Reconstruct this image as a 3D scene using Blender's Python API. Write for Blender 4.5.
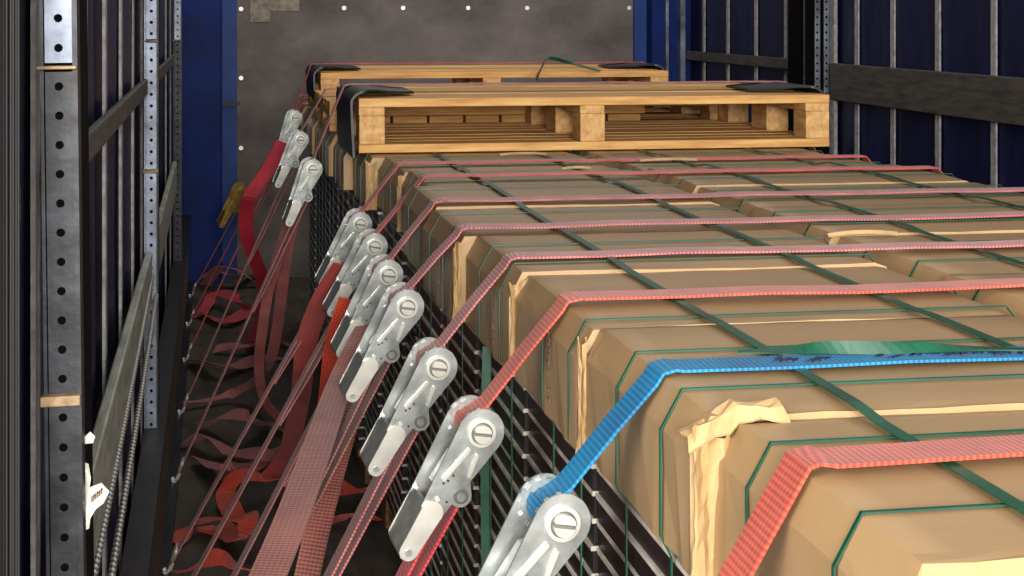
import bpy, bmesh, math, random
from mathutils import Vector, Matrix
random.seed(7)
sc = bpy.context.scene
for o in list(bpy.data.objects): bpy.data.objects.remove(o)
C = sc.collection

# ------------------------------------------------------------------ camera, light, exposure
F, CX, HY, YAW, EYE = 1680.0, 512.0, 15.0, math.radians(10.03), 1.30
cs, sn = math.cos(YAW), math.sin(YAW)
cd = bpy.data.cameras.new('camera'); cam = bpy.data.objects.new('camera', cd); C.objects.link(cam)
cam.location = (0, 0, EYE); cam.rotation_euler = (math.pi/2, 0, -YAW)
cd.sensor_width = 36; cd.lens = F/1024*36; cd.shift_y = -(288-HY)/1024; cd.clip_start = .02
sc.camera = cam
w = bpy.data.worlds.new('world'); sc.world = w; w.use_nodes = True
bg = w.node_tree.nodes['Background']; bg.inputs[0].default_value = (1, .97, .93, 1); bg.inputs[1].default_value = .47
def area(name, loc, target, size, sizey, power, col):
    l = bpy.data.lights.new(name, 'AREA'); l.shape = 'RECTANGLE'; l.size = size; l.size_y = sizey; l.energy = power; l.color = col
    o = bpy.data.objects.new(name, l); C.objects.link(o); o.location = loc
    o.rotation_euler = (Vector(target)-Vector(loc)).to_track_quat('-Z', 'Y').to_euler(); return o
area('rear_key_light', (-.05, -3.1, 1.85), (.6, 4.0, .9), 1.3, 1.0, 360, (1, .96, .9))  # soft key light from behind the camera
area('side_fill', (-1.5, -.5, 1.75), (.6, 2.4, .75), 1.5, 1.5, 82, (1, .96, .9))  # added fill, out of view on the left, brightens left-facing sides
area('rear_right_fill', (2.2, -1.4, 2.1), (-.1, 3.0, .9), .6, .6, 55, (1, .96, .9))  # added fill to brighten the left wall, not a fitting of the trailer
area('overhead_fill', (.9, 6.6, 2.9), (.95, 7.2, .5), 1.2, .4, 12, (1, .95, .9))  # added overhead fill for the far end, no fitting modelled
sc.view_settings.view_transform = 'Standard'; sc.view_settings.look = 'None'
sc.view_settings.exposure = 0.35; sc.view_settings.gamma = 1.0; sc.view_settings.use_curve_mapping = False

# ------------------------------------------------------------------ helpers
def pt(px, py, zc):                       # a point seen at (px, py), zc metres along the lens axis
    xc = (px-CX)/F*zc
    return Vector((xc*cs + zc*sn, -xc*sn + zc*cs, EYE-(py-HY)/F*zc))
def on_x(px, X):                          # Y of a point on a side wall
    r = (px-CX)/F
    return X*(cs - r*sn)/(r*cs + sn)
def on_z(px, py, Z):
    zc = F*(EYE-Z)/(py-HY); return pt(px, py, zc)
def lin(c): return tuple(((v/255+.055)/1.055)**2.4 if v/255 > .04045 else v/255/12.92 for v in c)+(1,)

def mesh(name, V, Fc, mat, parent=None, smooth=False, uv=None, mats=None, fm=None):
    me = bpy.data.meshes.new(name); me.from_pydata([tuple(v) for v in V], [], Fc)
    for m in (mats or [mat]): me.materials.append(m)
    if fm:
        for p, i in zip(me.polygons, fm): p.material_index = i
    if uv:
        l = me.uv_layers.new(name='UVMap')
        for lp in me.loops: l.data[lp.index].uv = uv[lp.vertex_index]
    if smooth:
        for p in me.polygons: p.use_smooth = True
    me.update()
    return link(name, me, parent)
def link(name, me, parent=None):
    o = bpy.data.objects.new(name, me); C.objects.link(o)
    if parent: o.parent = parent
    return o
def empty(name, loc=(0, 0, 0)):
    o = bpy.data.objects.new(name, None); C.objects.link(o); o.location = loc; o.empty_display_size = .05; return o
def tag(o, label, cat, group=None, kind=None):
    o['label'] = label; o['category'] = cat
    if group: o['group'] = group
    if kind: o['kind'] = kind
    return o
def struct(o, label=None):
    o['kind'] = 'structure'
    if label: o['label'] = label
    return o
BF = [(0, 3, 2, 1), (4, 5, 6, 7), (0, 1, 5, 4), (1, 2, 6, 5), (2, 3, 7, 6), (3, 0, 4, 7)]
def bv(x0, x1, y0, y1, z0, z1):
    return [(x0, y0, z0), (x1, y0, z0), (x1, y1, z0), (x0, y1, z0), (x0, y0, z1), (x1, y0, z1), (x1, y1, z1), (x0, y1, z1)]
def box(name, x0, x1, y0, y1, z0, z1, mat, parent=None, bevel=0):
    o = mesh(name, bv(x0, x1, y0, y1, z0, z1), BF, mat, parent)
    if bevel:
        m = o.modifiers.new('bevel', 'BEVEL'); m.width = bevel; m.segments = 2
    return o
RT_ = Vector((cs, -sn, 0))
class MB:
    def __init__(s): s.V = []; s.F = []
    def add(s, V, Fc):
        n = len(s.V); s.V += [tuple(v) for v in V]; s.F += [tuple(i+n for i in f) for f in Fc]
    def box(s, *a): s.add(bv(*a), BF)
    def prism(s, poly, z0, z1):          # poly in local xy
        n = len(poly)
        s.add([(x, y, z0) for x, y in poly]+[(x, y, z1) for x, y in poly],
              [tuple(range(n))[::-1], tuple(range(n, 2*n))]+[(i, (i+1) % n, n+(i+1) % n, n+i) for i in range(n)])
    def build(s, name, mat, parent=None, smooth=False): return mesh(name, s.V, s.F, mat, parent, smooth)
def circ(cx, cy, r, n=20): return [(cx+r*math.cos(2*math.pi*i/n), cy+r*math.sin(2*math.pi*i/n)) for i in range(n)]
def hull(*cs_):
    P = sorted(set(p for c in cs_ for p in circ(*c, 28)))
    def half(P):
        h = []
        for p in P:
            while len(h) > 1 and (h[-1][0]-h[-2][0])*(p[1]-h[-2][1])-(h[-1][1]-h[-2][1])*(p[0]-h[-2][0]) <= 0: h.pop()
            h.append(p)
        return h[:-1]
    return half(P)+half(P[::-1])
def spline(P, n=8):
    P = [Vector(p) for p in P]; Q = [P[0]*2-P[1]]+P+[P[-1]*2-P[-2]]; out = []
    for i in range(1, len(Q)-2):
        a, b, c, d = Q[i-1:i+3]
        for k in range(n):
            t = k/n; out.append(.5*((2*b)+(c-a)*t+(2*a-5*b+4*c-d)*t*t+(3*b-a-3*c+d)*t**3))
    out.append(P[-1]); return out
def ribbon(name, P, W, width, th, mat, parent=None):   # band: centre points P, width directions W (one or per point)
    P = [Vector(p) for p in P]; n = len(P)
    if not isinstance(W, list): W = [W]*n
    V = []; UV = []; L = 0
    for i, p in enumerate(P):
        t = (P[min(i+1, n-1)]-P[max(i-1, 0)]).normalized()
        wd = Vector(W[i]); wd = (wd-t*wd.dot(t)).normalized(); nr = t.cross(wd)
        if i: L += (p-P[i-1]).length
        hw = wd*width/2; ht = nr*th/2
        V += [p-hw-ht, p+hw-ht, p+hw+ht, p-hw+ht]; UV += [(L, 0), (L, width), (L, width), (L, 0)]
    Fc = []
    for i in range(n-1):
        a = 4*i; b = a+4
        for k in range(4): Fc.append((a+k, a+(k+1) % 4, b+(k+1) % 4, b+k))
    Fc += [(3, 2, 1, 0), (4*n-4, 4*n-3, 4*n-2, 4*n-1)]
    return mesh(name, V, Fc, mat, parent, uv=UV)
def tube(name, P, r, mat, parent=None, n=10):
    P = [Vector(p) for p in P]; V = []; UV = []; L = 0
    for i, p in enumerate(P):
        t = (P[min(i+1, len(P)-1)]-P[max(i-1, 0)]).normalized()
        a = t.cross(Vector((0, 0, 1)) if abs(t.z) < .9 else Vector((1, 0, 0))).normalized(); b = t.cross(a)
        if i: L += (p-P[i-1]).length
        for k in range(n):
            q = 2*math.pi*k/n; V.append(p+(a*math.cos(q)+b*math.sin(q))*r); UV.append((L, k/n))
    Fc = [(i*n+k, i*n+(k+1) % n, (i+1)*n+(k+1) % n, (i+1)*n+k) for i in range(len(P)-1) for k in range(n)]
    Fc += [tuple(range(n))[::-1], tuple(range((len(P)-1)*n, len(P)*n))]
    return mesh(name, V, Fc, mat, parent, smooth=True, uv=UV)

# ------------------------------------------------------------------ materials
def mat(name, col, rough=.6, metal=0, col2=None, nscale=8, ndet=6, stretch=(1, 1, 1), bump=0, bscale=None, spec=.5, coat=0, ramp=(.35, .65)):
    m = bpy.data.materials.new(name); m.use_nodes = True; nt = m.node_tree; N = nt.nodes; Lk = nt.links
    b = N['Principled BSDF']; b.inputs['Base Color'].default_value = lin(col); b.inputs['Roughness'].default_value = rough
    b.inputs['Metallic'].default_value = metal; b.inputs['Specular IOR Level'].default_value = spec; b.inputs['Coat Weight'].default_value = coat
    b.inputs['Coat Roughness'].default_value = .25
    if col2 or bump:
        tc = N.new('ShaderNodeTexCoord'); mp = N.new('ShaderNodeMapping'); mp.inputs['Scale'].default_value = stretch
        Lk.new(tc.outputs['Object'], mp.inputs[0])
        no = N.new('ShaderNodeTexNoise'); no.inputs['Scale'].default_value = nscale; no.inputs['Detail'].default_value = ndet
        no.inputs['Roughness'].default_value = .62; Lk.new(mp.outputs[0], no.inputs['Vector'])
        if col2:
            cr = N.new('ShaderNodeValToRGB'); cr.color_ramp.elements[0].position = ramp[0]; cr.color_ramp.elements[1].position = ramp[1]
            cr.color_ramp.elements[0].color = lin(col2); cr.color_ramp.elements[1].color = lin(col)
            Lk.new(no.outputs[0], cr.inputs[0]); Lk.new(cr.outputs[0], b.inputs['Base Color'])
        if bump:
            n2 = no
            if bscale:
                n2 = N.new('ShaderNodeTexNoise'); n2.inputs['Scale'].default_value = bscale; n2.inputs['Detail'].default_value = 4; Lk.new(mp.outputs[0], n2.inputs['Vector'])
            bp = N.new('ShaderNodeBump'); bp.inputs['Strength'].default_value = bump; bp.inputs['Distance'].default_value = .004
            Lk.new(n2.outputs[0], bp.inputs['Height']); Lk.new(bp.outputs[0], b.inputs['Normal'])
    return m
def weave(name, c1, c2, period=.0055, rough=.62):
    m = bpy.data.materials.new(name); m.use_nodes = True; nt = m.node_tree; N = nt.nodes; Lk = nt.links
    b = N['Principled BSDF']; b.inputs['Roughness'].default_value = rough
    b.inputs['Sheen Weight'].default_value = .02 if 'blue' in name else .12
    uv = N.new('ShaderNodeUVMap'); sp = N.new('ShaderNodeSeparateXYZ'); Lk.new(uv.outputs[0], sp.inputs[0])
    def math_(op, a, bb):
        q = N.new('ShaderNodeMath'); q.operation = op
        for i, v in enumerate((a, bb)):
            if isinstance(v, (int, float)): q.inputs[i].default_value = v
            elif v is not None: Lk.new(v, q.inputs[i])
        return q.outputs[0]
    su = math_('SINE', math_('MULTIPLY', sp.outputs[0], 2*math.pi/period), None)
    sv = math_('SINE', math_('MULTIPLY', sp.outputs[1], 2*math.pi/.0065), None)
    mix = math_('ADD', math_('MULTIPLY', su, .26), math_('MULTIPLY', sv, .12))
    tc = N.new('ShaderNodeTexCoord'); no = N.new('ShaderNodeTexNoise'); no.inputs['Scale'].default_value = 14; no.inputs['Detail'].default_value = 4
    Lk.new(tc.outputs['Object'], no.inputs['Vector'])
    h = math_('ADD', math_('ADD', mix, no.outputs[0]), 0.0)
    cr = N.new('ShaderNodeValToRGB'); cr.color_ramp.elements[0].position = .15; cr.color_ramp.elements[1].position = .85
    cr.color_ramp.elements[0].color = lin(c2); cr.color_ramp.elements[1].color = lin(c1)
    Lk.new(h, cr.inputs[0]); Lk.new(cr.outputs[0], b.inputs['Base Color'])
    bp = N.new('ShaderNodeBump'); bp.inputs['Strength'].default_value = .6; bp.inputs['Distance'].default_value = .0015
    Lk.new(mix, bp.inputs['Height']); Lk.new(bp.outputs[0], b.inputs['Normal'])
    return m
M = {}
M['card'] = mat('cardboard', (162, 132, 94), .5, col2=(151, 122, 85), nscale=2.5, stretch=(1, 1.6, 1), bump=.22, bscale=11, coat=.12)
M['card_edge'] = mat('cardboard_cut_edge', (190, 160, 114), .8, col2=(166, 135, 90), nscale=22, stretch=(1, 1, .15), bump=.4, bscale=40)
M['card_end'] = mat('cardboard_end', (170, 139, 98), .6, col2=(158, 127, 87), nscale=4, bump=.2, bscale=16)
M['print'] = mat('print_ink', (84, 62, 46), .7, col2=(112, 84, 58), nscale=60)
M['panel'] = mat('dark_panel', (27, 22, 22), .38, col2=(17, 14, 15), nscale=5, stretch=(1, .2, 6), spec=.4)
M['trim'] = mat('panel_edge_glint', (244, 236, 224), .35, .1, col2=(150, 140, 130), nscale=7, stretch=(1, 1, 1))  # pale colour stands in for light catching each panel's top edge
M['green'] = mat('green_band', (10, 82, 58), .4, col2=(6, 58, 42), nscale=9)
M['zinc'] = mat('zinc_steel', (186, 190, 188), .34, .65, col2=(138, 142, 140), nscale=26, bump=.18, bscale=60)
M['zinc2'] = mat('zinc_bright', (226, 224, 214), .3, .5, col2=(192, 190, 182), nscale=18, bump=.12, bscale=50)
M['brass'] = mat('yellow_zinc', (188, 160, 84), .4, .7, col2=(140, 112, 52), nscale=30)
M['zmid'] = mat('zinc_recess', (104, 104, 102), .45, .5)
M['zdark'] = mat('ratchet_hole', (38, 36, 34), .6)
M['wood'] = mat('pallet_wood', (216, 172, 104), .7, col2=(178, 126, 66), nscale=5, stretch=(1.2, 14, 14), bump=.25)
M['wood2'] = mat('pallet_block_wood', (214, 174, 116), .75, col2=(176, 128, 74), nscale=12, stretch=(4, 1, 4), bump=.25)
M['oldwood'] = mat('skid_wood', (142, 108, 70), .8, col2=(92, 66, 42), nscale=9, stretch=(1, 1, 8), bump=.3)
M['rubber'] = mat('black_protector', (30, 31, 34), .48, col2=(18, 19, 22), nscale=20, bump=.2)
M['front'] = mat('bulkhead_board', (120, 110, 106), .7, col2=(70, 63, 61), nscale=2.2, ndet=9, stretch=(1, 1, 1.6), bump=.15, ramp=(.32, .68))
M['blue'] = mat('blue_paint', (6, 36, 104), .55, spec=.15, col2=(5, 25, 72), nscale=4, bump=.08)
M['blue2'] = mat('blue_flange_paint', (30, 62, 128), .5, spec=.2, col2=(28, 52, 104), nscale=6)
M['curtain'] = mat('curtain_tarp', (19, 26, 66), .45, spec=.2, col2=(10, 14, 40), nscale=3, stretch=(1, 3, .5), bump=.2)
M['sideboard'] = mat('brown_sideboard', (112, 94, 68), .7, col2=(62, 52, 40), nscale=6, stretch=(4, 1, 4), bump=.2)
M['gather'] = mat('gathered_tarp', (38, 34, 32), .7, col2=(18, 18, 24), nscale=5, stretch=(3, 3, .4))
M['web'] = mat('curtain_webbing', (160, 156, 156), .7, col2=(118, 114, 114), nscale=40)
M['slat'] = mat('grey_slat', (78, 72, 66), .6, col2=(50, 46, 42), nscale=9, stretch=(8, 1, 8), bump=.2)
M['slat2'] = mat('aluminium_slat', (176, 178, 164), .42, .2, col2=(124, 126, 114), nscale=7, stretch=(6, 1, 6), bump=.15)
M['steel'] = mat('post_steel', (128, 136, 152), .42, .6, col2=(72, 76, 84), nscale=9, bump=.25, bscale=26)
M['steel_w'] = mat('worn_post_steel', (48, 50, 56), .45, .5, col2=(16, 15, 15), nscale=14, bump=.3, bscale=30)
M['dark'] = mat('dark_steel', (36, 34, 33), .5, .3, col2=(22, 20, 20), nscale=14)
M['black'] = mat('black_steel', (6, 6, 6), .8, spec=.05)
M['rust'] = mat('rusty_bracket', (168, 140, 104), .6, .2, col2=(92, 74, 56), nscale=40, bump=.3)
M['cable'] = mat('steel_cable', (176, 174, 168), .4, .7)
M['floor'] = mat('floor_plywood', (78, 68, 56), .7, col2=(46, 40, 34), nscale=4, ndet=8, stretch=(4, 1, 1), bump=.25)
M['white'] = mat('white_tag', (232, 228, 214), .6, col2=(206, 200, 184), nscale=20)
M['sticker'] = mat('old_sticker', (150, 138, 118), .7, col2=(104, 96, 86), nscale=30)
M['screw'] = mat('screw_head', (206, 202, 192), .4, .5)
M['redorange'] = weave('webbing_red_orange', (196, 76, 50), (134, 38, 24))
M['orange'] = weave('webbing_orange_red', (200, 88, 62), (142, 42, 28))
M['pink'] = weave('webbing_pink', (198, 122, 118), (134, 58, 60))
M['pink2'] = weave('webbing_rose', (188, 108, 106), (122, 50, 54))
M['red'] = weave('webbing_red', (196, 74, 66), (134, 36, 36))
M['dullred'] = weave('webbing_dull_red', (176, 104, 100), (116, 56, 54))
M['brown'] = weave('webbing_brown_red', (172, 102, 90), (100, 50, 44), .0062)
M['blueweb'] = weave('webbing_blue', (0, 124, 172), (0, 76, 124))
M['crimson'] = weave('webbing_crimson', (196, 30, 56), (138, 12, 34))
M['scarlet'] = weave('webbing_scarlet', (206, 70, 40), (150, 34, 18))
M['printblue'] = mat('strap_print', (10, 34, 70), .6)
# stripes of the twisted cable
nt = M['cable'].node_tree; uvn = nt.nodes.new('ShaderNodeUVMap'); mp = nt.nodes.new('ShaderNodeMapping'); mp.inputs['Scale'].default_value = (55, 1, 1)
wv = nt.nodes.new('ShaderNodeTexWave'); wv.wave_type = 'BANDS'; wv.bands_direction = 'DIAGONAL'; wv.inputs['Scale'].default_value = .6
cr = nt.nodes.new('ShaderNodeValToRGB'); cr.color_ramp.elements[0].color = lin((84, 80, 76)); cr.color_ramp.elements[1].color = lin((226, 224, 216))
nt.links.new(uvn.outputs[0], mp.inputs[0]); nt.links.new(mp.outputs[0], wv.inputs[0]); nt.links.new(wv.outputs[1], cr.inputs[0])
nt.links.new(cr.outputs[0], nt.nodes['Principled BSDF'].inputs['Base Color'])

# ------------------------------------------------------------------ the trailer
XL, XR, YF, YB = -.165, 2.36, 8.35, -.2
fl = struct(box('floor', XL-.03, XR+.03, YB, YF+.05, -.04, 0, M['floor']), 'dark worn plywood trailer floor')
for i in range(7):
    x = -.1+.36*i; box('plank', x, x+.354, YB, YF, -.001, .006, M['floor'], fl)
fw = struct(box('wall_front', -.2, XR+.05, YF, YF+.05, 0, 2.7, M['front']), 'scuffed grey board bulkhead across the trailer front')
def screw(px, py, p):
    q = pt(px, py, 8.3); y = YF
    k = (y-0)/q.y; x = q.x*k; z = EYE+(q.z-EYE)*k
    b = MB(); b.prism(circ(0, 0, .011, 10), 0, .006); o = b.build('screw_head', M['screw'], p)
    o.location = (x, y, z); o.rotation_euler = (math.pi/2, 0, 0)
for px, py in [(241, 9), (241, 78), (241, 148), (344, 8), (403, 8), (468, 8), (527, 8), (629, 8)]: screw(px, py, fw)
def on_front(px, py):
    q = pt(px, py, 8.3); k = YF/q.y; return q.x*k, EYE+(q.z-EYE)*k
for a, b_, lab in [((250, 0), (270, 22), 'small faded tan sticker at the upper left of the grey bulkhead'), ((262, -14), (299, 11), 'larger smudged tan sticker beside the small one on the bulkhead')]:
    x0, z1 = on_front(*a); x1, z0 = on_front(*b_); dy = .003 if 'faded' in lab else .0
    tag(box('sticker', x0, x1, YF-.004-dy, YF-.0005, z0, z1, M['sticker']), lab, 'sticker', 'stickers on the bulkhead')
# blue front corner posts
x0, _ = on_front(188, 0); x1, _ = on_front(222, 0); x2, _ = on_front(237, 0)
p = struct(box('trim_1', XL, x1, YF-.16, YF, 0, 2.7, M['blue'], bevel=.008), 'dark blue corner post left of the bulkhead')
box('flange', x1-.005, x2, YF-.03, YF, 0, 2.7, M['blue2'], p)
mb = MB(); mb.prism(hull((0, 0, .012), (.07, 0, .008)), 0, .02); o = mb.build('latch', M['dark'], p); o.location = (x1+.01, YF-.03, EYE-.43); o.rotation_euler = (math.pi/2, 0, 0)
x0, _ = on_front(633, 0); x1, _ = on_front(645, 0); x2, _ = on_front(682, 0)
p = struct(box('trim_2', x1, XR+.02, YF-.14, YF, 0, 2.7, M['blue'], bevel=.008), 'dark blue corner post right of the bulkhead')
box('flange', x0, x1+.005, YF-.03, YF, 0, 2.7, M['blue2'], p)
box('edge_strip', 2.235, 2.25, YF-.16, YF-.14, 0, 2.7, M['steel'], p); box('edge_strip', 2.30, 2.325, YF-.2, YF-.14, 0, 2.7, M['steel'], p)
# curtains: gently billowed tarpaulin sheets
def curtain(name, X, sgn, y0, y1, z0, z1, label):
    ny, nz = 60, 6; V = []
    for s in (0, 1):
        for i in range(ny+1):
            for j in range(nz+1):
                y = y0+(y1-y0)*i/ny; z = z0+(z1-z0)*j/nz
                V.append((X+sgn*(.006*math.sin(y*16.5)+.003*math.sin(z*5+y*3))+sgn*s*.004, y, z))
    n = (ny+1)*(nz+1); Fc = []
    for i in range(ny):
        for j in range(nz):
            a = i*(nz+1)+j; Fc.append((a, a+1, a+nz+2, a+nz+1)); Fc.append((n+a, n+a+nz+1, n+a+nz+2, n+a+1))
    return struct(mesh(name, V, Fc, M['curtain'], smooth=True), label)
cl = curtain('wall_left', XL-.02, -1, 1.42, YF, .02, 2.6, 'navy tarpaulin side curtain along the left')
cr_ = curtain('wall_right', XR+.012, 1, .8, YF, .02, 2.6, 'navy tarpaulin side curtain along the right')
for px in (36, 85, 105, 121, 133, 142, 166, 170.5):
    y = on_x(px, XL-.011); box('webbing', XL-.014, XL-.009, y-.022, y+.022, .05, 2.6, M['web'], cl)
for px in (704, 728, 756, 786, 820, 857, 893, 938, 994):
    y = on_x(px, XR); box('webbing', XR-.003, XR+.003, y-.017, y+.017, .05, 2.6, M['web'], cr_)
# the drawn-back curtain gathered beside the near post
V = []; Fc = []
prof = []
for k in range(41):
    px = -40+60*k/40; zc = 1.22+.012*math.sin(k*1.15)+.02*math.sin(k*.41); q = pt(px, 288, zc); prof.append((q.x, q.y))
for z in (0.05, 2.6):
    for dx in (0, -.004): V += [(x+dx, y+dx*-.5, z) for x, y in prof]
n = len(prof)
for i in range(n-1): Fc += [(i, i+1, 2*n+i+1, 2*n+i), (n+i, 3*n+i, 3*n+i+1, n+i+1)]
tag(mesh('gathered_curtain', V, Fc, M['gather'], smooth=True), 'dark brown gathered curtain folds at the left picture edge', 'curtain')
# slats in the side walls
def slat(name, X, t, y0, y1, d0, d1, m, label, grp=None):
    return tag(box(name, min(X, X+t), max(X, X+t), y0, y1, EYE-d1, EYE-d0, m, bevel=.003), label, 'slat', grp)
slat('side_slat', -.163, .012, 1.74, 3.93, .146, .182, M['slat'], 'thin grey slat high on the left wall between the two near posts', 'wall slats')
slat('side_slat', -.172, .006, 1.43, 1.515, .146, .182, M['slat'], 'short grey slat on the left wall at the picture edge', 'wall slats')
slat('side_slat', -.163, .012, 4.12, 6.5, .15, .186, M['slat'], 'distant thin grey slat high on the left wall past the second post', 'wall slats')
slat('side_slat', -.158, .016, 1.74, 3.95, .545, .655, M['slat2'], 'broad aluminium slat low on left wall beside the twisted cables', 'wall slats')
slat('side_slat', -.158, .016, 4.12, 6.5, .555, .67, M['slat2'], 'broad aluminium slat low on left wall between the middle and far posts', 'wall slats')
slat('side_slat', XR-.032, .026, .9, 6.15, .185, .325, M['slat'], 'broad dark wooden slat on the right wall nearest the camera', 'wall slats')
slat('side_slat', XR-.03, .024, 6.42, 8.18, .18, .225, M['slat'], 'narrow dark slat on the right wall between pillar and blue post', 'wall slats')
for k, d in enumerate((.690, .770)):
    P = [(-.142+.010*k, .9+.1525*i, EYE-(d-(.09 if k == 0 else .125)*i/20)-.012*math.sin(math.pi*i/20)) for i in range(21)]
    tag(tube('steel_cable', P, .0052, M['cable']), ['upper twisted steel cable running along the broad aluminium slat', 'lower twisted steel cable running under the broad aluminium slat'][k], 'cable', 'twisted wall cables')
rv = struct(box('baseboard_left', -.16, -.125, .6, YF-.17, 0, .33, M['sideboard'], bevel=.004), 'brownish side board along the left floor edge')
box('top_lip', -.16, -.112, .6, YF-.17, .33, .345, M['dark'], rv)
box('floor_rail', -.125, -.10, .6, YF-.17, 0.004, .03, M['steel_w'], rv)

# perforated posts
def perforated(name, x0, x1, y, z0, z1, pitch, r, m, parent, depth=.004):
    V = []; Fc = []; xc = (x0+x1)/2; n = max(1, round((z1-z0)/pitch)); pitch = (z1-z0)/n
    for k in range(n):
        za = z0+k*pitch; zc = za+pitch/2; b = len(V); N = 12
        for i in range(N):
            q = 2*math.pi*(i+.5)/N; c, s = math.cos(q), math.sin(q); f = min((x1-x0)/2/max(abs(c), 1e-6), pitch/2/max(abs(s), 1e-6))
            V.append((xc+f*c, y, zc+f*s))
        for i in range(N):
            q = 2*math.pi*(i+.5)/N; V.append((xc+r*math.cos(q), y, zc+r*math.sin(q)))
        for i in range(N):
            q = 2*math.pi*(i+.5)/N; V.append((xc+r*math.cos(q), y+depth, zc+r*math.sin(q)))
        for i in range(4): V.append(((x0, x1)[i in (0, 3)], y, (za, za+pitch)[i in (0, 1)]))
        for i in range(N):
            j = (i+1) % N; Fc += [(b+i, b+N+i, b+N+j, b+j), (b+N+i, b+2*N+i, b+2*N+j, b+N+j)]
        # corners
        for ci, (sx, sz) in enumerate(((1, 1), (-1, 1), (-1, -1), (1, -1))):
            q0 = math.atan2(sz*pitch/2, sx*(x1-x0)/2) % (2*math.pi); i = int(math.floor(q0/(2*math.pi)*N-.5)) % N; j = (i+1) % N
            cidx = {(1, 1): 0, (-1, 1): 1, (-1, -1): 2, (1, -1): 3}[(sx, sz)]
            V[b+3*N+cidx] = (xc+sx*(x1-x0)/2, y, zc+sz*pitch/2); Fc.append((b+i, b+j, b+3*N+cidx))
    return mesh(name, V, Fc, m, parent)
def post(loc, label, scale, brk, worn):
    r = empty('perforated_post', loc); tag(r, label, 'post', 'perforated side posts')
    m = M['steel_w'] if worn else M['steel']
    box('body', -.025, 0, .006, .17, 0, 2.55, M['black'], r)  # body coloured black to give the shade seen inside the holes
    box('flange', -.0285, -.0255, -.002, .01, 0, 2.55, m, r)
    zs = [0]+sorted(brk)+[2.55]
    for a, b in zip(zs[:-1], zs[1:]):
        perforated('perforated_face', -.0245, -.001, 0, a+.004, b-.004, .0262, .0038, m if a < 1.1 else M['steel'], r)
    for z in brk:
        box('bracket', -.031, .003, -.012, .008, z-(.0015 if z > 1.1 else .005), z+(.0015 if z > 1.1 else .004), M['rust'], r, bevel=.001)
    box('edge_strip', -.001, .0035, -.002, .03, 0, 2.55, M['steel_w'], r)
    return r
pz = post((-.128, 1.53, 0), 'tall perforated steel post with worn paint at the left picture edge', 1, [EYE-.046, EYE-.338], True)
pz.rotation_euler = (0, -.012, 0); pz.location.x = -.108
post((-.132, 3.97, 0), 'bright perforated steel post in the middle of the left wall', 1, [EYE-.06, EYE-.36], False)
post((-.13, 6.65, 0), 'distant perforated steel post near the left blue corner post', 1, [EYE-.10], True)
# right pillar
rp = empty('pillar', (XR-.02, 6.2, 0)); tag(rp, 'black steel pillar with two perforated strips on the right wall', 'post')
box('body', -.10, .03, .0, .18, 0, 2.6, M['black'], rp, bevel=.004); 
for xa in (-.055, -.018): perforated('perforated_strip', xa, xa+.022, -.004, .8, 2.5, .03, .005, M['steel'], rp)
box('edge_strip', -.10, -.094, -.003, .02, 0, 2.6, M['steel_w'], rp)
box('fold_strip', .006, .02, -.05, 0, 0, 2.6, M['web'], rp)
# lashing rings along the floor edge are built with the straps

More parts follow.
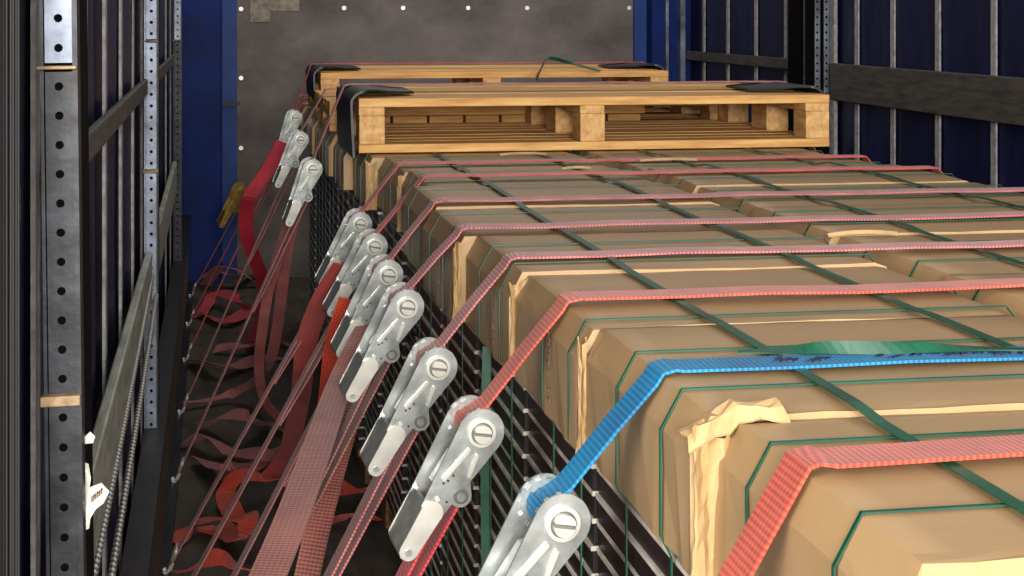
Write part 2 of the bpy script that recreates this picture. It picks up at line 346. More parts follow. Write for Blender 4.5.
# ------------------------------------------------------------------ the load: capped panel stacks
ZT = .955                                       # cap top
units = []                                      # y0, y1, left face x, height offset
edges = [(1.00, 1.375, .423, -.002), (1.39, 1.795, .401, .002), (1.81, 2.19, .393, 0), (2.205, 2.585, .386, .002), (2.60, 2.975, .366, -.001),
         (2.99, 3.36, .374, .002), (3.375, 3.75, .412, -.004), (3.765, 4.20, .404, -.009), (4.215, 4.60, .372, -.012), (4.62, 5.0, .348, -.012), (5.02, 5.4, .335, -.012),
         (5.42, 5.8, .34, -.012), (5.82, 6.2, .33, -.012), (6.22, 6.6, .34, -.012), (6.62, 7.0, .33, -.012)]
edges = [(a, (edges[k+1][0]-.004 if k+1 < len(edges) else b), c, d) for k, (a, b, c, d) in enumerate(edges)]
def cap_mesh(name, x0, x1, y0, y1, zt, zb, left_open, seed, parent):
    rnd = random.Random(seed)
    xs = [x0, x0, x0+.006, x0+.018] + [x0+.018+(x1-x0-.043)*k/14 for k in range(1, 15)] + [x1-.008, x1, x1]
    n = len(xs); a0 = rnd.uniform(.001, .0035); ph = rnd.uniform(0, 6); k0 = rnd.choice((1, 2, 2))
    ys = [y0, y0+.006, y0+.02, y0+.05]+[y0+.05+(y1-y0-.08)*k/5 for k in range(1, 6)]+[y1-.012, y1]
    V = []
    for j, y in enumerate(ys):
        edge = math.exp(-((y-y0)/.03)**2); back = math.exp(-((y1-y)/.02)**2)
        for i, x in enumerate(xs):
            if i == 0 or i == n-1: z = zb
            elif i == 1 or i == n-2: z = zt-.034 + (0 if i == 1 else .014)
            else:
                t = (x-x0)/(x1-x0)
                z = zt-(.0225 if i == 2 else .006 if i == n-3 else 0)
                z += edge*(a0*abs(math.sin(math.pi*k0*t+ph*.2))-.003)-back*.0025+rnd.uniform(-.0004, .0004)
            xx = x
            yy = y
            if j == 0: yy += rnd.uniform(-.003, .002)
            if i < 2: xx += rnd.uniform(-.0012, .0012)+.003*math.sin(y*40+i)*(i == 0)
            V.append((xx, yy, z))
    Fc = []; fm = []
    for j in range(len(ys)-1):
        for i in range(n-1):
            a = j*n+i; Fc.append((a, a+1, a+n+1, a+n)); fm.append(0 if j or i < 2 else 0)
    # near end face: strips down to the hem
    b = len(V)
    for i, x in enumerate(xs): V.append((V[i][0], V[i][1], zb))
    for i in range(1, n-2): Fc.append((i, b+i, b+i+1, i+1)); fm.append(1)
    top = (len(ys)-1)*n; Fc.append(tuple(top+i for i in range(n))); fm.append(0)
    o = mesh(name, V, Fc, None, parent, mats=[M['card'], M['card_end']], fm=fm)
    for p in o.data.polygons:
        k = p.index
        if k < (len(ys)-1)*(n-1) and 3 <= k % (n-1) <= n-5 and k//(n-1) > 1: p.use_smooth = True
    return o
PX0, LAY, NL = .414, .0303, 23
panel_me = {}
def panel_mesh(dy, wx):
    k = (round(dy, 3), round(wx, 3))
    if k in panel_me: return panel_me[k]
    V = []; Fc = []; fm = []
    for (x0, x1, z0, z1, m) in ((.002, wx, 0, .0246, 0), (0, wx, .0246, .0300, 1)):  # dark slab, then a thin pale slice as its painted edge highlight
        n = len(V); V += bv(x0, x1, 0, dy, z0, z1); Fc += [tuple(i+n for i in f) for f in BF]; fm += [m]*6
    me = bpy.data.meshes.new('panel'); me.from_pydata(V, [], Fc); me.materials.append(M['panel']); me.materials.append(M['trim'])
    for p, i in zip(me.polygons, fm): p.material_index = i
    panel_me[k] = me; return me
ordn = ['first', 'second', 'third', 'fourth', 'fifth', 'sixth', 'seventh', 'eighth', 'ninth', 'tenth', 'eleventh', 'twelfth', 'thirteenth', 'fourteenth', 'fifteenth']
band_y = {0: (1.104, 1.297), 1: (1.48, 1.65), 2: (1.845, 2.0), 3: (2.27, 2.45)}
def band(name, y, x0, x1, zt, parent, zb=.14, xs=None):
    w = .0048; e = .0022; xs = xs or x0
    P = [(x1+e, y, zb), (x1+e, y, zt-.01), (x1-.008, y, zt+e), ((x0+x1)/2, y, zt+e+.0005), (x0+.018, y, zt+e), (x0-e, y, zt-.034), (x0-e, y, zt-.13), (xs-.004, y, zt-.15), (xs-.004, y, zb)]
    return ribbon(name, P, Vector((0, 1, 0)), w, .0015, M['green'], parent)
def skid(r, x0, x1, y0, y1):
    for k in range(3):
        xx = x0+.02+(x1-x0-.12)*k/2; box('runner', xx, xx+.08, y0+.01, y1-.01, .006, .085, M['oldwood'], r)
    for k in range(3):
        yy = y0+.005+(y1-y0-.1)*k/2; box('board', x0, x1, yy, yy+.09, .085, .107, M['oldwood'], r)
for i, (y0, y1, xa, dz) in enumerate(edges):
    r = empty('capped_panel_stack', (0, 0, 0))
    lab = ('dark panels stacked under a tan cardboard cap, nearest stack of the left row' if i == 0 else
           'dark panels under a tan cardboard cap, %s stack from the camera in the left row' % ordn[i] if i < 8 else
           'dark panels under cardboard beneath the wooden pallets, %s stack of the left row' % ordn[i])
    tag(r, lab, 'carton stack', 'capped panel stacks')
    cap_mesh('cardboard_cap', xa, .925, y0, y1, ZT+dz, ZT-.135, True, 20+i, r)
    ps = 0; px = [.424, .413, .409, .405, .400, .398, .424, .414, .404, .388][min(i, 9)]+(random.uniform(-.004, .004) if i > 9 else 0); 
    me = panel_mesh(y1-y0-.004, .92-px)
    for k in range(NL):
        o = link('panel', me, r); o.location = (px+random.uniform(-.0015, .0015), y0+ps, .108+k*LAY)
    core = box('core', px+.02, .91, y0+.02+ps, y1-.02+ps, .808, .925, M['panel'], r)
    skid(r, px, .92, y0+ps, y1+ps)
    for y in band_y.get(i, ((y0+y1)/2-.09, (y0+y1)/2+.085)): band('strapping_band', y, xa, .925, ZT+dz, r, xs=px)
redges = [(.98, 1.30, .001), (1.315, 1.70, -.002), (1.715, 2.08, .003), (2.095, 2.49, 0), (2.505, 2.88, .003), (2.895, 3.27, -.001), (3.285, 3.66, .002), (3.675, 4.06, -.007), (4.075, 4.45, -.012), (4.47, 4.9, -.012), (4.92, 5.4, -.012), (5.42, 5.9, -.012), (5.92, 6.4, -.012), (6.42, 6.95, -.012)]
redges = [(a, (redges[k+1][0]-.004 if k+1 < len(redges) else b), d) for k, (a, b, d) in enumerate(redges)]
for i, (y0, y1, dz) in enumerate(redges):
    r = empty('capped_panel_stack', (0, 0, 0))
    tag(r, 'tan cardboard capped stack, %s from the camera in the row along the right wall' % ('nearest' if i == 0 else ordn[i]), 'carton stack', 'capped panel stacks')
    dx = random.uniform(-.006, .008)
    cap_mesh('cardboard_cap', .942+dx, 1.565+dx, y0, y1, ZT+dz, ZT-.135, True, 60+i, r)
    box('panel_core', .955+dx, 1.55+dx, y0+.008, y1-.008, .108, ZT-.05, M['panel'], r)
    skid(r, .95, 1.55, y0, y1)
    for y in ((y0+y1)/2-.09, (y0+y1)/2+.085): band('strapping_band', y, .942+dx, 1.565+dx, ZT+dz, r)
def topz(x, y):
    L = edges if x < .93 else [(a, b, 0, c) for a, b, c in redges]
    for a, b, _, d in L:
        if a <= y <= b: return ZT+d
    return ZT-.004
# long green bands lying along the rows
for k, x in enumerate((.545, .80, 1.09, 1.385)):
    P = []; y = 1.0
    while y < 4.28:
        P.append((x+.006*math.sin(y*1.7+k), y, topz(x, y)+.0055)); y += .03
    Q = [Vector(p) for p in P]
    for j in range(1, len(Q)-1): Q[j].z = max(Q[j].z, (P[j-1][2]+P[j+1][2])/2)
    o = ribbon('strapping_band', Q, Vector((1, 0, 0)), .0118, .0016, M['green'])
    tag(o, ['long dark green strapping band along the carton tops, closest to the ratchets', 'long green strapping band along the carton tops, second from the ratchets',
            'long green strapping band along the carton tops, third from the ratchets', 'long green strapping band along the carton tops, nearest the right wall'][k], 'band', 'long green bands')
# slack twisted band on the second stack
P = [on_z(x, y, ZT+.0085+q) for x, y, q in ((738, 352, .003), (790, 350, .006), (830, 347.5, .010), (880, 348, .009), (940, 348, .007), (1000, 349, .005), (1060, 350, .004))]
P = spline(P, 5); W = [Vector((0, 1-.75*math.sin(math.pi*min(1, i/(len(P)-1)*1.15))**2, math.sin(math.pi*min(1, i/(len(P)-1)*1.15))**2*.75)) for i in range(len(P))]
tag(ribbon('loose_band', P, W, .013, .0014, M['green']), 'slack bright green band twisted on edge beside the blue strap', 'band')
P = spline([pt(536, 80, 5.93), pt(541, 69, 5.96), pt(549, 58.5, 6.0), pt(574, 64, 6.1), on_z(600, 71, ZT-.008+.153)], 6)
tag(ribbon('loose_band', P, Vector((.5, .8, .3)), .016, .0016, M['green']), 'loose dark green band end arching above the far pallet', 'band')
# lifted pale edges of the cardboard on the tops
stk = [o for o in C.objects if o.name.startswith('capped_panel_stack')]
for x0, x1, py, h in ((828, 903, 236, .008), (500, 548, 155, .006), (562, 592, 169, .005), (640, 700, 161, .005), (735, 830, 165, .005)):
    A = on_z(x0, py, ZT+.004); Bp = on_z(x1, py, ZT+.004); Bp.y = A.y
    P = [A.lerp(Bp, k/8)+Vector((0, 0, h*.5*math.sin(math.pi*k/8)+.001)) for k in range(9)]
    own = None
    for k, (a, b, _, _d) in enumerate(edges):
        if (A.x+Bp.x)/2 < .93 and a <= A.y <= b: own = stk[k]
    for k, (a, b, _d) in enumerate(redges):
        if (A.x+Bp.x)/2 >= .93 and a <= A.y <= b: own = stk[len(edges)+k]
    if own:
        o = ribbon('lifted_edge', P, Vector((0, .8, .6)), .003+h*.55, .0018, M['card_edge'], own); o['label'] = 'pale lifted cardboard edge'
# print on the cap sides: short dark strokes in a vertical line
def side_print(y, zc, n, parent):
    mb = MB(); rnd = random.Random(int(y*100))
    x = [e for e in edges if e[0] <= y <= e[1]][0][2]-.0025
    for k in range(n):
        z = zc+.042-k*.0105
        for q in range(3):
            yy = y+rnd.uniform(-.009, .006); zz = z+rnd.uniform(-.003, .003); l = rnd.uniform(.004, .010)
            mb.box(x-.0004, x+.001, yy, yy+(l if q % 2 else .0022), zz, zz+(.0016 if q % 2 else .007))
    o = mb.build('print', M['print'], parent); o['label'] = 'dark vertical printing on the cap side'
stk = [o for o in C.objects if o.name.startswith('capped_panel_stack')]
side_print(1.96, .875, 8, stk[2]); side_print(2.33, .87, 8, stk[3]); side_print(2.75, .87, 6, stk[4])
# broad green band twisted to face the camera on the fourth stack
yb = on_x(487, .392)
P = spline([(.392, yb, .815), (.389, yb, .7), (.390, yb+.004, .55), (.392, yb, .40), (.396, yb, .2)], 4)
ribbon('strapping_band', P, RT_, .0125, .0015, M['green'], stk[3])
# torn flaps on near-left corners
def flap(i, x, y, z, w, h, parent, seed):
    rnd = random.Random(seed); nx, nz = 6, 10; V = []
    for s in (0, 1):
        for a in range(nx+1):
            for b in range(nz+1):
                u, v = a/nx, b/nz
                dx = w*u+rnd.uniform(-.0015, .0015)+(.010*math.sin(3*v) if a == 0 else 0)*.4
                dy = -.006-.006*math.sin(u*7+v*2)*(.4+v)-rnd.uniform(0, .002)+s*.003
                V.append((x+dx, y+dy, z-h*(1-v)+(.006*math.sin(u*5+seed) if b == nz else 0)))
    n = (nx+1)*(nz+1); Fc = []
    for a in range(nx):
        for b in range(nz):
            q = a*(nz+1)+b; Fc += [(q, q+nz+1, q+nz+2, q+1), (n+q, n+q+1, n+q+nz+2, n+q+nz+1)]
    for b in range(nz):
        for q in (b, nx*(nz+1)+b): Fc.append((q, q+1, n+q+1, n+q))
    for a in range(nx):
        for q in (a*(nz+1), a*(nz+1)+nz): Fc.append((q, q+nz+1, n+q+nz+1, n+q))
    o = mesh('torn_flap', V, Fc, M['card_edge'], parent); o['label'] = 'pale torn cardboard edge'
for i, h, w_ in ((1, .13, .034), (3, .125, .028), (4, .12, .012), (7, .12, .04), (8, .12, .03), (2, .125, .010), (6, .11, .012)):
    y0, y1, xa, dz = edges[i]; flap(i, xa-.002, y0, ZT+dz-.012, w_, h, stk[i], i)
y0, y1, xa, dz = edges[1]
mb = MB(); rnd = random.Random(3); V = []; Fc = []
for a in range(9):
    for b in range(4):
        V.append((xa-.004+.085*a/8+rnd.uniform(-.003, .003), y0-.016+.030*b/3+rnd.uniform(-.003, .003), ZT+dz-.020+.024*min(1, a/4)+.002*math.sin(a*1.3+b)-(.010 if b == 0 else 0)+rnd.uniform(-.0015, .0015)+.002))
for a in range(8):
    for b in range(3): q = a*4+b; Fc.append((q, q+4, q+5, q+1))
o = mesh('torn_corner', V, Fc, M['card_edge'], stk[1]); o['label'] = 'crumpled torn cardboard corner'
m = o.modifiers.new('thick', 'SOLIDIFY'); m.thickness = .003; m.offset = 0

# ------------------------------------------------------------------ pallets on the load
def pallet(y0, label, dx=0, kind=0, H=.139):
    r = empty('wooden_pallet', (.362+dx, y0, ZT-.008)); tag(r, label, 'pallet', 'pallets on the load')
    Lx, Ly = 1.262, .80
    rnd = random.Random(int(y0*10))
    by = [(0, .135), (.155, .255), (.285, .515-.0), (.545, .645), (.665, .80)]
    for a, b in by: box('deck_board', 0, Lx, a, b, H-.022, H+rnd.uniform(-.001, .001), M['wood'], r, bevel=.002)
    for k, xx in enumerate((0, (Lx-.066)/2-.02, Lx-.066)):
        box('stringer', xx, xx+.066+(.04 if k == 1 else .02)*0, .004, Ly-.004, H-.044, H-.022, M['wood2'], r, bevel=.002)
        for yy in (0.003, .33, Ly-.103): box('block', xx+.001, xx+.067, yy, yy+(.1 if yy != .33 else .14), .022, H-.044, M['wood2'], r, bevel=.003)
    for a, b in ((0, .10), (.115, .2), (.22, .31), (.33, .47), (.49, .58), (.6, .68), (Ly-.1, Ly)): box('bottom_board', 0, Lx, a, b, 0, .022, M['wood'], r, bevel=.002)
    if kind:                                     # row of short board ends below the long front rail
        box('front_rail', .07, Lx-.28, -.012, .008, .046, .088, M['wood'], r, bevel=.002)
        for k in range(8): box('cross_board', .08+.112*k, .08+.112*k+.104, -.010, .5, .023, .0445, M['wood'], r, bevel=.002)
    return r
pallet(4.29, 'pale wooden pallet on the cartons, nearest to the camera and fully visible')
pallet(5.11, 'wooden pallet just behind the nearest one, low and mostly hidden by it', -.02, 1, .09)
pallet(5.93, 'farthest wooden pallet, under the loose green band end', .004, 0, .150)

# black corner protectors
def protector(x, y, z, s, wy, top, drop, label):
    P = [(x+s*top, 0, .003), (x+s*top*.6, 0, .007), (x+s*.05, 0, .013), (x+s*.015, 0, .012), (x-s*.008, 0, -.003), (x-s*.012, 0, -.03), (x-s*.006, 0, -drop)]
    P = spline(P, 4); V = []; n = len(P)
    for i, p in enumerate(P):
        t = (P[min(i+1, n-1)]-P[max(i-1, 0)]).normalized(); nr = Vector((t.z, 0, -t.x))
        if (nr.z+(-s)*nr.x) < 0: nr = -nr
        f = 1-.55*max(0, ((s*(p.x-x))-.02)/top)
        for yy, q in ((-wy/2*f, 0), (wy/2*f, 0), (wy/2*f, .006), (-wy/2*f, .006)): V.append((p.x+nr.x*q, y+yy, z+p.z+nr.z*q))
    Fc = []
    for i in range(n-1):
        for k in range(4): Fc.append((4*i+k, 4*i+(k+1) % 4, 4*i+4+(k+1) % 4, 4*i+4+k))
    Fc += [(0, 1, 2, 3), (4*n-1, 4*n-2, 4*n-3, 4*n-4)]
    tag(mesh('corner_protector', V, Fc, M['rubber']), label, 'corner protector', 'black corner protectors')
pt_z = ZT-.008+.139
for y, nm in ((4.57, 'nearest'), (6.22, 'farthest')):
    protector(.36, y, pt_z+(.002 if y < 5 else .013), 1, .52, .16, .155 if y < 5 else .1, 'black corner protector on the left end of the %s pallet' % nm)
    protector(1.624, y, pt_z+(.002 if y < 5 else .013), -1, .40, .17, .06, 'black corner protector on the right end of the %s pallet' % nm)

# ------------------------------------------------------------------ ratchet buckle (local: x along the strap downwards, y outwards, z across)
R_me = {}
def ratchet_parts():
    def keep(name, mb, m, smooth=False):
        me = bpy.data.meshes.new(name); me.from_pydata(mb.V, [], mb.F); me.materials.append(m)
        if smooth:
            for p in me.polygons: p.use_smooth = True
        return (name, me)
    out = []
    def head():                                   # outline with the notches of the head rim
        return hull((0, 0, .0275), (.102, .005, .0145))
    for s in (-1, 1):
        mb = MB(); mb.prism(head(), s*.030-.0012, s*.030+.0012); mb.prism(hull((.056, -.003, .0125), (.075, -.0165, .013)), s*.030-.0016, s*.030+.0016)
        k = [keep('side_plate', mb, M['zinc'])]
        mb = MB(); z0, z1 = (-.0338, -.0312) if s < 0 else (.0312, .0338)
        mb.prism(circ(0, 0, .0150, 28), z0+.0006*s, z1); k.append(keep('collar', mb, M['zmid']))
        mb = MB(); P0 = circ(0, 0, .0165, 28); P1 = circ(0, 0, .0128, 28); a_, b_ = (-.0352, -.0312) if s < 0 else (.0312, .0352); n_ = 28
        mb.add([(x, y, z) for z in (a_, b_) for q in (P0, P1) for x, y in q], [(i, (i+1) % n_, n_+(i+1) % n_, n_+i) for i in range(n_)]+[(2*n_+i, 3*n_+i, 3*n_+(i+1) % n_, 2*n_+(i+1) % n_) for i in range(n_)]+[(i, 2*n_+i, 2*n_+(i+1) % n_, (i+1) % n_) for i in range(n_)]+[(n_+i, n_+(i+1) % n_, 3*n_+(i+1) % n_, 3*n_+i) for i in range(n_)])
        k.append(keep('ring', mb, M['zinc2']))
        for a, b in (((.024, .003), (.066, .0125)), ((.025, -.0085), (.050, -.0125))):
            mb = MB(); mb.prism(hull((*a, .0019), (*b, .0019)), z0-(.001 if s < 0 else 0), z1+(.001 if s > 0 else 0)); k.append(keep('rib', mb, M['zinc2']))
        for a in ((.071, .0095), (.066, .0062), (.058, .004), (.088, -.005)):
            mb = MB(); mb.prism(circ(*a, .0016, 8), s*.0306, s*.0316) if s > 0 else mb.prism(circ(*a, .0016, 8), -.0318, -.0306)
            k.append(keep('hole', mb, M['zdark']))
        mb = MB(); mb.prism(circ(.090, .007, .003, 12), z0, z1+.0004*s); k.append(keep('rivet', mb, M['zinc2']))
        out.append(k)
    for s in (-1, 1):                             # lever plates
        mb = MB(); P = hull((.106, .005, .0132), (.157, .006, .0108)); z = s*.0335
        mb.prism(P, z-.0013, z+.0013); k = [keep('lever_plate', mb, M['zinc2'])]
        mb = MB(); mb.prism(circ(.158, .006, .0042, 14), min(z, z+s*.003), max(z, z+s*.003)); k.append(keep('rivet', mb, M['zinc']))
        out.append(k)
    for s in (-1, 1):                             # toothed wheels
        P = []
        for i in range(13):
            a = 2*math.pi*i/13; P += [(.0278*math.cos(a), .0278*math.sin(a)), (.0278*math.cos(a+.16), .0278*math.sin(a+.16)), (.0235*math.cos(a+.20), .0235*math.sin(a+.20)), (.0243*math.cos(a+.46), .0243*math.sin(a+.46))]
        mb = MB(); mb.prism(P, s*.0262-.0016, s*.0262+.0016); out.append([keep('toothed_wheel', mb, M['zinc'])])
    for s in (-1, 1):                             # two half-round spindle pins
        P = [(.0032*s+0*1, 0)]; P = [(s*(.0019+.0086*math.sin(math.pi*i/12)), .0100*math.cos(math.pi*i/12)) for i in range(13)]
        P = [(x*.93+y*.36, -x*.36+y*.93) for x, y in P]
        if s > 0: P = P[::-1]
        mb = MB(); mb.prism(P, -.041, .041); out.append([keep('spindle_half', mb, M['zinc2'])])
    mb = MB(); mb.prism(circ(.075, -.0165, .0052, 16), -.036, .036); mb2 = MB(); mb2.prism(circ(.075, -.0165, .0085, 16), -.0345, -.0318); mb3 = MB(); mb3.prism(circ(.075, -.0165, .0085, 16), .0318, .0345)
    out.append([keep('axle_bolt', mb, M['zinc']), keep('washer', mb2, M['zmid']), keep('washer', mb3, M['zmid'])])
    mb = MB(); mb.prism([(.098, .016), (.102, .0182), (.163, .0155), (.169, .009), (.166, .008), (.161, .0135), (.102, .0160)][::-1], -.032, .032)
    out.append([keep('grip_cover', mb, M['zinc'])])
    mb = MB(); mb.prism([(.036, .002), (.042, .008), (.082, .010), (.084, .006), (.05, .004)][::-1], -.021, .021); out.append([keep('pawl', mb, M['zinc'])])
    return out
RP = ratchet_parts()
def ratchet(H, d, roll, label, brass=False, scale=1.0):
    d = Vector(d).normalized(); Y = Vector((0, 1, 0)); Y = (Y-d*Y.dot(d)).normalized(); v = Y.cross(d)
    w = Y*math.cos(roll)+v*math.sin(roll); v2 = w.cross(d)
    m = Matrix.Identity(4)
    for i, a in enumerate((d, v2, w)):
        for j in range(3): m[j][i] = a[j]*scale
    m.translation = Vector(H)
    r = empty('ratchet_buckle'); r.matrix_world = m; tag(r, label, 'ratchet', 'strap ratchets')
    for grp in RP:
        p = None
        for name, me in grp:
            o = link(name, me, p or r)
            if brass:
                pass
            p = p or o
    return r, m

# ------------------------------------------------------------------ lashing straps
HX, HZ = -.098, .055
def hook(K, parent):                              # snap hook into the floor rail
    K = Vector(K)
    tube('hook', spline([K+Vector((.012, .02, .03)), K+Vector((.004, 0, .005)), K+Vector((-.004, 0, -.02)), K+Vector((-.012, 0, -.028)), K+Vector((-.016, 0, -.012))], 4), .0055, M['zinc2'], parent, 8)
    tube('hook_eye', spline([K+Vector((.012, -.026, .032)), K+Vector((.003, -.006, .004)), K+Vector((.003, .006, .004)), K+Vector((.012, .026, .032)), K+Vector((.012, -.026, .032))], 4), .004, M['zinc2'], parent, 8)
def strap(Yb, bx, bz, xr, m, label, t=None, crease=(.015, .026), low=None, Yh=None, rl=None, roll=.10, width=.05, hookit=True, lowm=None, rscale=1.0, tight=True):
    r = empty('lashing_strap', (0, 0, 0)); tag(r, label, 'strap', 'lashing straps over the load')
    Yh = Yb if Yh is None else Yh
    B = Vector((bx, Yb, bz+.004)); T0 = B.copy();  K = Vector((HX, Yh, HZ)); d = (K-B).normalized(); Yv = Vector((0, 1, 0)); v = Vector((d.z, 0, -d.x)); 
    if v.x > 0: v = -v
    rnd = random.Random(int(Yb*100))
    Lh = (K-B).length
    if t is None: t = .19
    if isinstance(t, tuple):
        q = pt(t[0], t[1], 1); kk = Yb/q.y; Hc = Vector((q.x*kk, Yb, EYE+(q.z-EYE)*kk)); d = ((K-Hc).normalized()*.5+(Hc-v*.008-B).normalized()*.5).normalized()
        t = (Hc-B).length/Lh
    else: Hc = B+d*(Lh*t)+v*.008
    top = [Vector((xr+.22, Yb+.01, bz-.55)), Vector((xr+.012, Yb, bz-.02)), Vector((xr-.01, Yb, bz+.004))]
    top += [Vector((xr-.01+(bx+.03-xr)*k/10, Yb+.004*math.sin(k*1.1+Yb*5), bz+.0045+.0012*math.sin(k*2.3+Yb))) for k in range(1, 11)]
    P = top+[T0+Vector((.012, 0, .001)), T0+Vector((-.001, 0, -.002)), T0+d*.014]
    if rl is None:
        P += [B+d*(Lh*.5), K]; ribbon('webbing', P, Yv, width, .0028, m, r); hook(K, r); return r, None
    w_end = Hc+d*(-.004)+v*.017
    P += [B.lerp(Hc-d*.03+v*.004, .5), Hc-d*.03+v*.004, w_end]
    ribbon('webbing', P, Yv, width, .0028, m, r)
    rt, mtx = ratchet(Hc, d, roll, rl, scale=rscale)
    Wd = Vector((mtx[0][2], mtx[1][2], mtx[2][2])).normalized(); V2 = Vector((mtx[0][1], mtx[1][1], mtx[2][1])).normalized()
    # coil on the spindle
    cp = []
    for k in range(30):
        a = math.radians(100-k*24); rr = .0130+.0062*(1-k/30); cp.append(Hc+(d*math.cos(a)+V2*math.sin(a))*rr*rscale)
    ribbon('coil', cp, Wd, width*.94, .0022, m, r)
    A = mtx @ Vector((.075, -.0165, 0)); lm = lowm or m
    dd = (K-A).normalized(); sd = Vector((dd.z, 0, -dd.x)); sd = -sd if sd.x > 0 else sd
    ribbon('lower_webbing', [A+sd*.0085, A+dd*.03+sd*.0075, A.lerp(K, .5)+sd*.003, K], Yv, width, .0028, lm, r)
    ribbon('lower_webbing', [A-sd*.0085, A+dd*.03-sd*.0075, A.lerp(K, .3)-sd*.004, A.lerp(K, .42)], Yv, width, .0028, lm, r)
    hook(K, r)
    return r, (Hc, mtx)
S = {}
SP = [  # Y, bend x, material, colour word, ratchet label, t
    (1.222, 0.439, 'redorange', 'woven red-orange lashing strap closest to the camera', None, .2),
    (1.557, 0.417, 'blueweb', 'bright blue lashing strap with dark lettering across the cartons', 'galvanised ratchet with a blue coil on its spindle, largest at the lower edge', (553, 512)),
    (1.953, 0.409, 'orange', 'orange-red lashing strap next behind the blue one', 'galvanised ratchet on the orange-red strap next behind the blue strap', (475, 425)),
    (2.305, 0.402, 'pink', 'faded pink lashing strap, second behind the blue one', 'galvanised ratchet on the pink strap, second behind the blue-coiled ratchet', (433, 362)),
    (2.63, 0.382, 'pink2', 'dull rose lashing strap, third behind the blue one', 'galvanised ratchet above the wide hanging brown tail, nearest of the bunched four', (403, 303)),
    (3.02, 0.390, 'pink2', 'thin rose lashing strap, fourth behind the blue one', 'galvanised ratchet second nearest in the bunched group of four', (385, 272)),
    (3.49, .428, 'red', 'thin red lashing strap, fifth behind the blue one', 'galvanised ratchet third nearest in the bunched group of four', (372, 244)),
    (3.90, .420, 'red', 'thin red lashing strap just in front of the wooden pallets', 'galvanised ratchet farthest in the bunched group of four', (358, 222))]
lowmats = {2: 'crimson', 1: 'blueweb', 3: 'pink', 4: 'brown', 5: 'dullred', 6: 'dullred', 7: 'dullred'}
M['lowred'] = weave('webbing_bright_red', (216, 62, 66), (150, 26, 34)); lowmats[2] = 'lowred'
for i, (Y, bx, m, lab, rl, t) in enumerate(SP):
    zt = max(topz(.6, Y), topz(1.2, Y))+.003
    S[i] = strap(Y, bx, zt, 1.572, M[m], lab, t=t, rl=rl, lowm=M[lowmats.get(i, m)])
# lettering on the blue strap: dark block glyph smudges along its top
zb = max(topz(.6, 1.557), topz(1.2, 1.557))+.003+.0075
mb = MB(); rnd = random.Random(11)
x = .53
while x < .80:
    wd = rnd.uniform(.014, .026); sk = .01
    for q in range(3):
        xx = x+wd*q/3; yy = 1.557+rnd.uniform(-.018, -.004); hh = rnd.uniform(.008, .022)
        mb.add([(xx, yy, zb), (xx+wd*.26, yy, zb), (xx+wd*.26+sk, yy+hh, zb), (xx+sk, yy+hh, zb), (xx, yy, zb-.003), (xx+wd*.26, yy, zb-.003), (xx+wd*.26+sk, yy+hh, zb-.003), (xx+sk, yy+hh, zb-.003)],
               [(0, 1, 2, 3), (7, 6, 5, 4), (0, 4, 5, 1), (1, 5, 6, 2), (2, 6, 7, 3), (3, 7, 4, 0)])
    x += wd+(rnd.uniform(.006, .012) if rnd.random() < .75 else .05)
o = mb.build('lettering', M['printblue'], S[1][0]); o['label'] = 'dark worn lettering on the blue strap'; o['kind'] = 'stuff'
# straps over the pallets
FP = [(4.66, .352, 'dullred', 'thin dull red strap over the nearest pallet', 'bright ratchet on the strap over the nearest pallet', (311, 168)),
      (5.45, .352, 'dullred', 'thin dull red strap over the low middle pallet', 'ratchet on the strap over the middle pallet, between two others', (299, 139)),
      (6.28, .352, 'red', 'thin red strap over the farthest pallet', 'smallest bright ratchet, highest in the picture by the bulkhead', (294, 117))]
for i, (Y, bx, m, lab, rl, t) in enumerate(FP):
    S[8+i] = strap(Y, bx, (pt_z+.017, pt_z-.03, pt_z+.028)[i], 1.632, M[m], lab, t=t, rl=rl, lowm=M[m], Yh=Y, crease=(.012, .03))
# two more far straps tied to the rail, rising behind the pallets
for i, (Y, Yh, lab, mm) in enumerate(((6.75, 7.0, 'thin dark red strap rising beside the blue corner post', 'crimson'), (7.1, 7.7, 'farthest thin strap by the bulkhead with a yellowish ratchet', 'dullred'))):
    r, _ = strap(Y, .352, ZT+.006 if i else ZT+.01, 1.558, M[mm], lab, Yh=Yh, rl=None)
d = Vector((-.45, .05, -.85)).normalized()
H = pt(240, 190, 6.9); r, mtx = ratchet(H, d, .2, 'yellowish zinc ratchet hanging in front of the blue corner post')
def recolor(r, m):
    for c in r.children_recursive:
        if c.data.materials[0] in (M['zinc'], M['zinc2']):
            me = c.data.copy(); me.materials[0] = m; c.data = me
recolor(r, M['brass'])

# lashing rings: small bright fittings on the rail
# ------------------------------------------------------------------ hanging tails and floor ribbons
RT = Vector((cs, -sn, 0))                          # width direction square to the view
def tail(pts, m, label, width=.05, W=None, n=7, cat='strap'):
    P = spline([pt(*p) if len(p) == 3 else p for p in pts], n)
    o = ribbon('strap_tail', P, W or RT, width, .0026, M[m]); tag(o, label, cat, 'loose strap tails'); return o
def Wl(n, ws, k=7):
    out = spline([Vector(q) for q in ws], k); return out
tail([(376, 312, 3.05), (358, 346, 2.9), (340, 384, 2.75), (318, 446, 2.4), (293, 515, 2.12), (266, 580, 1.95), (240, 640, 1.85)], 'brown', 'wide brown-red strap tail hanging diagonally in front of all others', .044)
tail([(372, 352, 2.9), (356, 395, 2.85), (342, 440, 2.8), (328, 490, 2.72), (315, 540, 2.65), (302, 600, 2.6)], 'brown', 'second brown-red strap tail hanging just behind the wide one', .04)
tail([(352, 300, 3.25), (338, 345, 3.3), (331, 400, 3.4), (324, 450, 3.5), (318, 500, 3.62), (312, 545, 3.75)], 'scarlet', 'bright orange-red strap tail hanging behind the brown tails', .052)
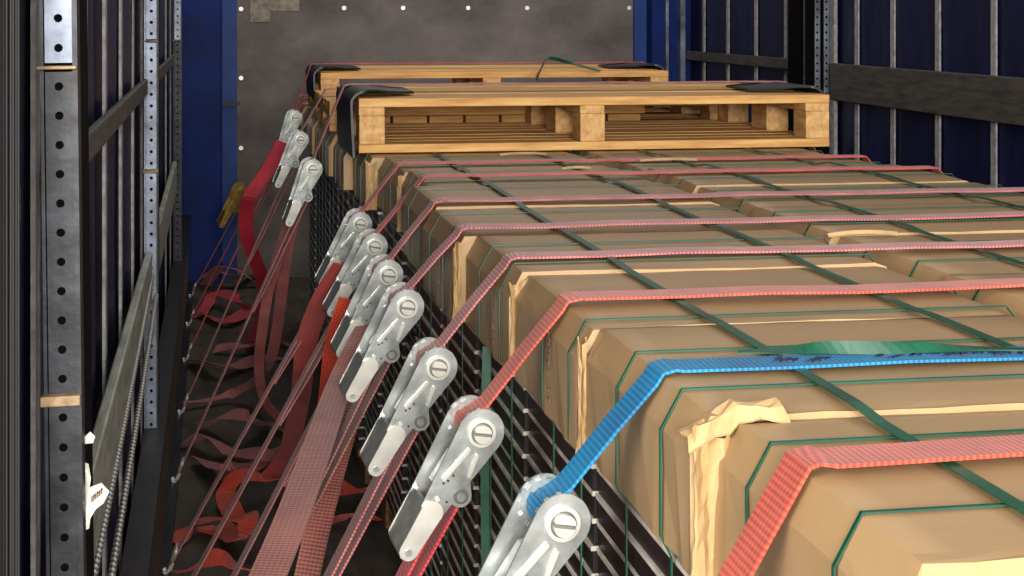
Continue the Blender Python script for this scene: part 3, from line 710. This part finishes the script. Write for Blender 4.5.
tail([(344, 265, 3.6), (322, 300, 3.7), (307, 340, 3.85), (302, 385, 4.0), (296, 420, 4.2), (286, 455, 4.4), (268, 478, 4.5)], 'red', 'dull red strap tail curving down from the farthest bunched ratchet', .048)
tail([(300, 182, 4.8), (285, 235, 4.85), (270, 285, 4.95), (263, 325, 5.0), (259, 365, 5.1), (264, 398, 5.2), (280, 420, 5.25)], 'dullred', 'thin rose tail making an S bend from the pallet ratchet to the floor', .03)
tail([(302, 190, 4.9), (288, 245, 5.0), (282, 290, 5.1), (277, 330, 5.2), (270, 360, 5.3), (258, 378, 5.5), (235, 392, 5.6), (208, 400, 5.55), (183, 402, 5.5)], 'dullred', 'rose tail sweeping from the pallet ratchet across the floor to the rail', .034)
tail([(283, 142, 6.0), (268, 170, 5.95), (251, 195, 5.9), (246, 215, 5.95), (248, 240, 6.0), (256, 262, 6.05), (262, 278, 6.1), (264, 300, 6.2), (258, 325, 6.4), (250, 346, 6.55)], 'crimson', 'shiny crimson strap tail hanging beside the far ratchets', .05)
def floor_tail(pts, m, label, width=.054, lift=None):
    P = []; 
    for q in pts: P.append(on_z(q[0], q[1], q[2] if len(q) > 2 else .012))
    P = spline(P, 7)
    for i, p in enumerate(P): p.z = max(p.z, .012)
    W = []
    for i in range(len(P)):
        t = (P[min(i+1, len(P)-1)]-P[max(i-1, 0)]); hz = Vector((-t.y, t.x, 0)); hz = hz.normalized() if hz.length > 1e-6 else Vector((0, 1, 0))
        a = .45*math.sin(i*.25+pts[0][0]); W.append(hz*math.cos(a)+Vector((0, 0, 1))*math.sin(a)+Vector((.01, .02, 0)))
    for i, p in enumerate(P): p.z += abs(W[i].normalized().z)*width*.5
    for i in range(1, len(W)):
        if W[i].dot(W[i-1]) < 0: W[i] = -W[i]
    o = ribbon('strap_tail', P, W, width, .0026, M[m]); tag(o, label, 'strap', 'loose strap tails'); return o
floor_tail([(200, 318), (215, 296, .05), (235, 300, .07), (248, 312), (228, 322, .03), (202, 316)], 'crimson', 'crimson strap loop lying on the floor by the far rail hooks')
floor_tail([(196, 285), (215, 272, .08), (240, 280, .04), (262, 270, .02), (280, 268)], 'dullred', 'dull red coil of strap on the floor below the blue post')
floor_tail([(205, 287), (222, 268, .12), (240, 274, .08), (258, 286)], 'dullred', 'dark red bundle of strap at the foot of the bulkhead')
floor_tail([(215, 352), (245, 346, .04), (275, 343, .02), (300, 348), (325, 352, .02)], 'dullred', 'rose strap lying straight across the floor behind the S-bent tail')
floor_tail([(192, 362), (215, 367, .05), (240, 368, .02), (265, 360), (300, 360)], 'dullred', 'rose strap on the floor passing under the S-bent tail')
floor_tail([(200, 428), (222, 418, .07), (250, 420, .08), (270, 428, .02), (300, 440)], 'dullred', 'humped rose strap fold lying mid-floor')
floor_tail([(185, 445), (205, 440, .05), (230, 452, .03), (262, 458, .04), (300, 462, .02), (330, 468)], 'dullred', 'rose strap winding over the floor toward the load')
floor_tail([(200, 462), (225, 468, .06), (250, 470, .02), (275, 452, .04), (300, 452)], 'pink2', 'pale rose strap curl in the middle of the floor tangle')
floor_tail([(236, 522), (226, 500, .03), (232, 484, .06), (255, 478, .07), (285, 484, .05), (300, 500, .02), (330, 505)], 'scarlet', 'orange-red strap arch on the floor below the tangle')
floor_tail([(172, 545), (190, 530, .02), (225, 520, .05), (248, 522, .07), (240, 540, .04), (225, 535), (205, 528)], 'scarlet', 'flat orange-red strap folded near the rail at the lower left')
floor_tail([(175, 575), (200, 566, .05), (225, 562, .06), (250, 575, .03), (280, 585)], 'scarlet', 'orange-red strap bulge at the bottom edge of the picture')
floor_tail([(320, 500), (345, 492, .04), (360, 491, .03), (374, 490)], 'scarlet', 'short red strap end on the floor beside the skid wood')
floor_tail([(330, 525), (350, 520, .03), (375, 518)], 'scarlet', 'lower red strap scrap on the floor beside the skid wood')

# ------------------------------------------------------------------ white torn tag on the left wall
def tagpt(px, py, y=1.585):
    q = pt(px, py, 1.45); k = y/q.y; return Vector((q.x*k, y, EYE+(q.z-EYE)*k))
poly = [(83, 462), (88, 466), (91, 478), (90, 486), (101, 484), (109, 493), (104, 502), (96, 508), (90, 519), (89, 529), (83, 530), (81, 500), (82, 478)]
V = [tagpt(*p)+Vector((0, .006*math.sin(i*1.7), 0)) for i, p in enumerate(poly)]; n = len(V); V += [v+Vector((0, .0015, 0)) for v in V]
r = mesh('torn_tag', V, [tuple(range(n))[::-1], tuple(range(n, 2*n))]+[(i, (i+1) % n, n+(i+1) % n, n+i) for i in range(n)], M['white'])
tag(r, 'torn white plastic tag hanging beside the near perforated post', 'tag')
mb = MB()
for k in range(6):
    a = tagpt(92+1.9*k, 499-1.6*k, 1.577); mb.box(a.x-.0006, a.x+.0006, a.y-.0005, a.y, a.z-.003, a.z+.0025)
    if k % 2: mb.box(a.x-.0006, a.x+.0014, a.y-.0005, a.y, a.z+.001, a.z+.0022)
mb.build('print', M['print'], r)
poly = [(81, 440), (90, 432), (95, 437), (93, 443), (84, 444)]
V = [tagpt(*p) for p in poly]; n = len(V); V += [v+Vector((0, .003, 0)) for v in V]
tag(mesh('tape_scrap', V, [tuple(range(n))[::-1], tuple(range(n, 2*n))]+[(i, (i+1) % n, n+(i+1) % n, n+i) for i in range(n)], M['white']), 'small white scrap of tape above the torn tag', 'tape')
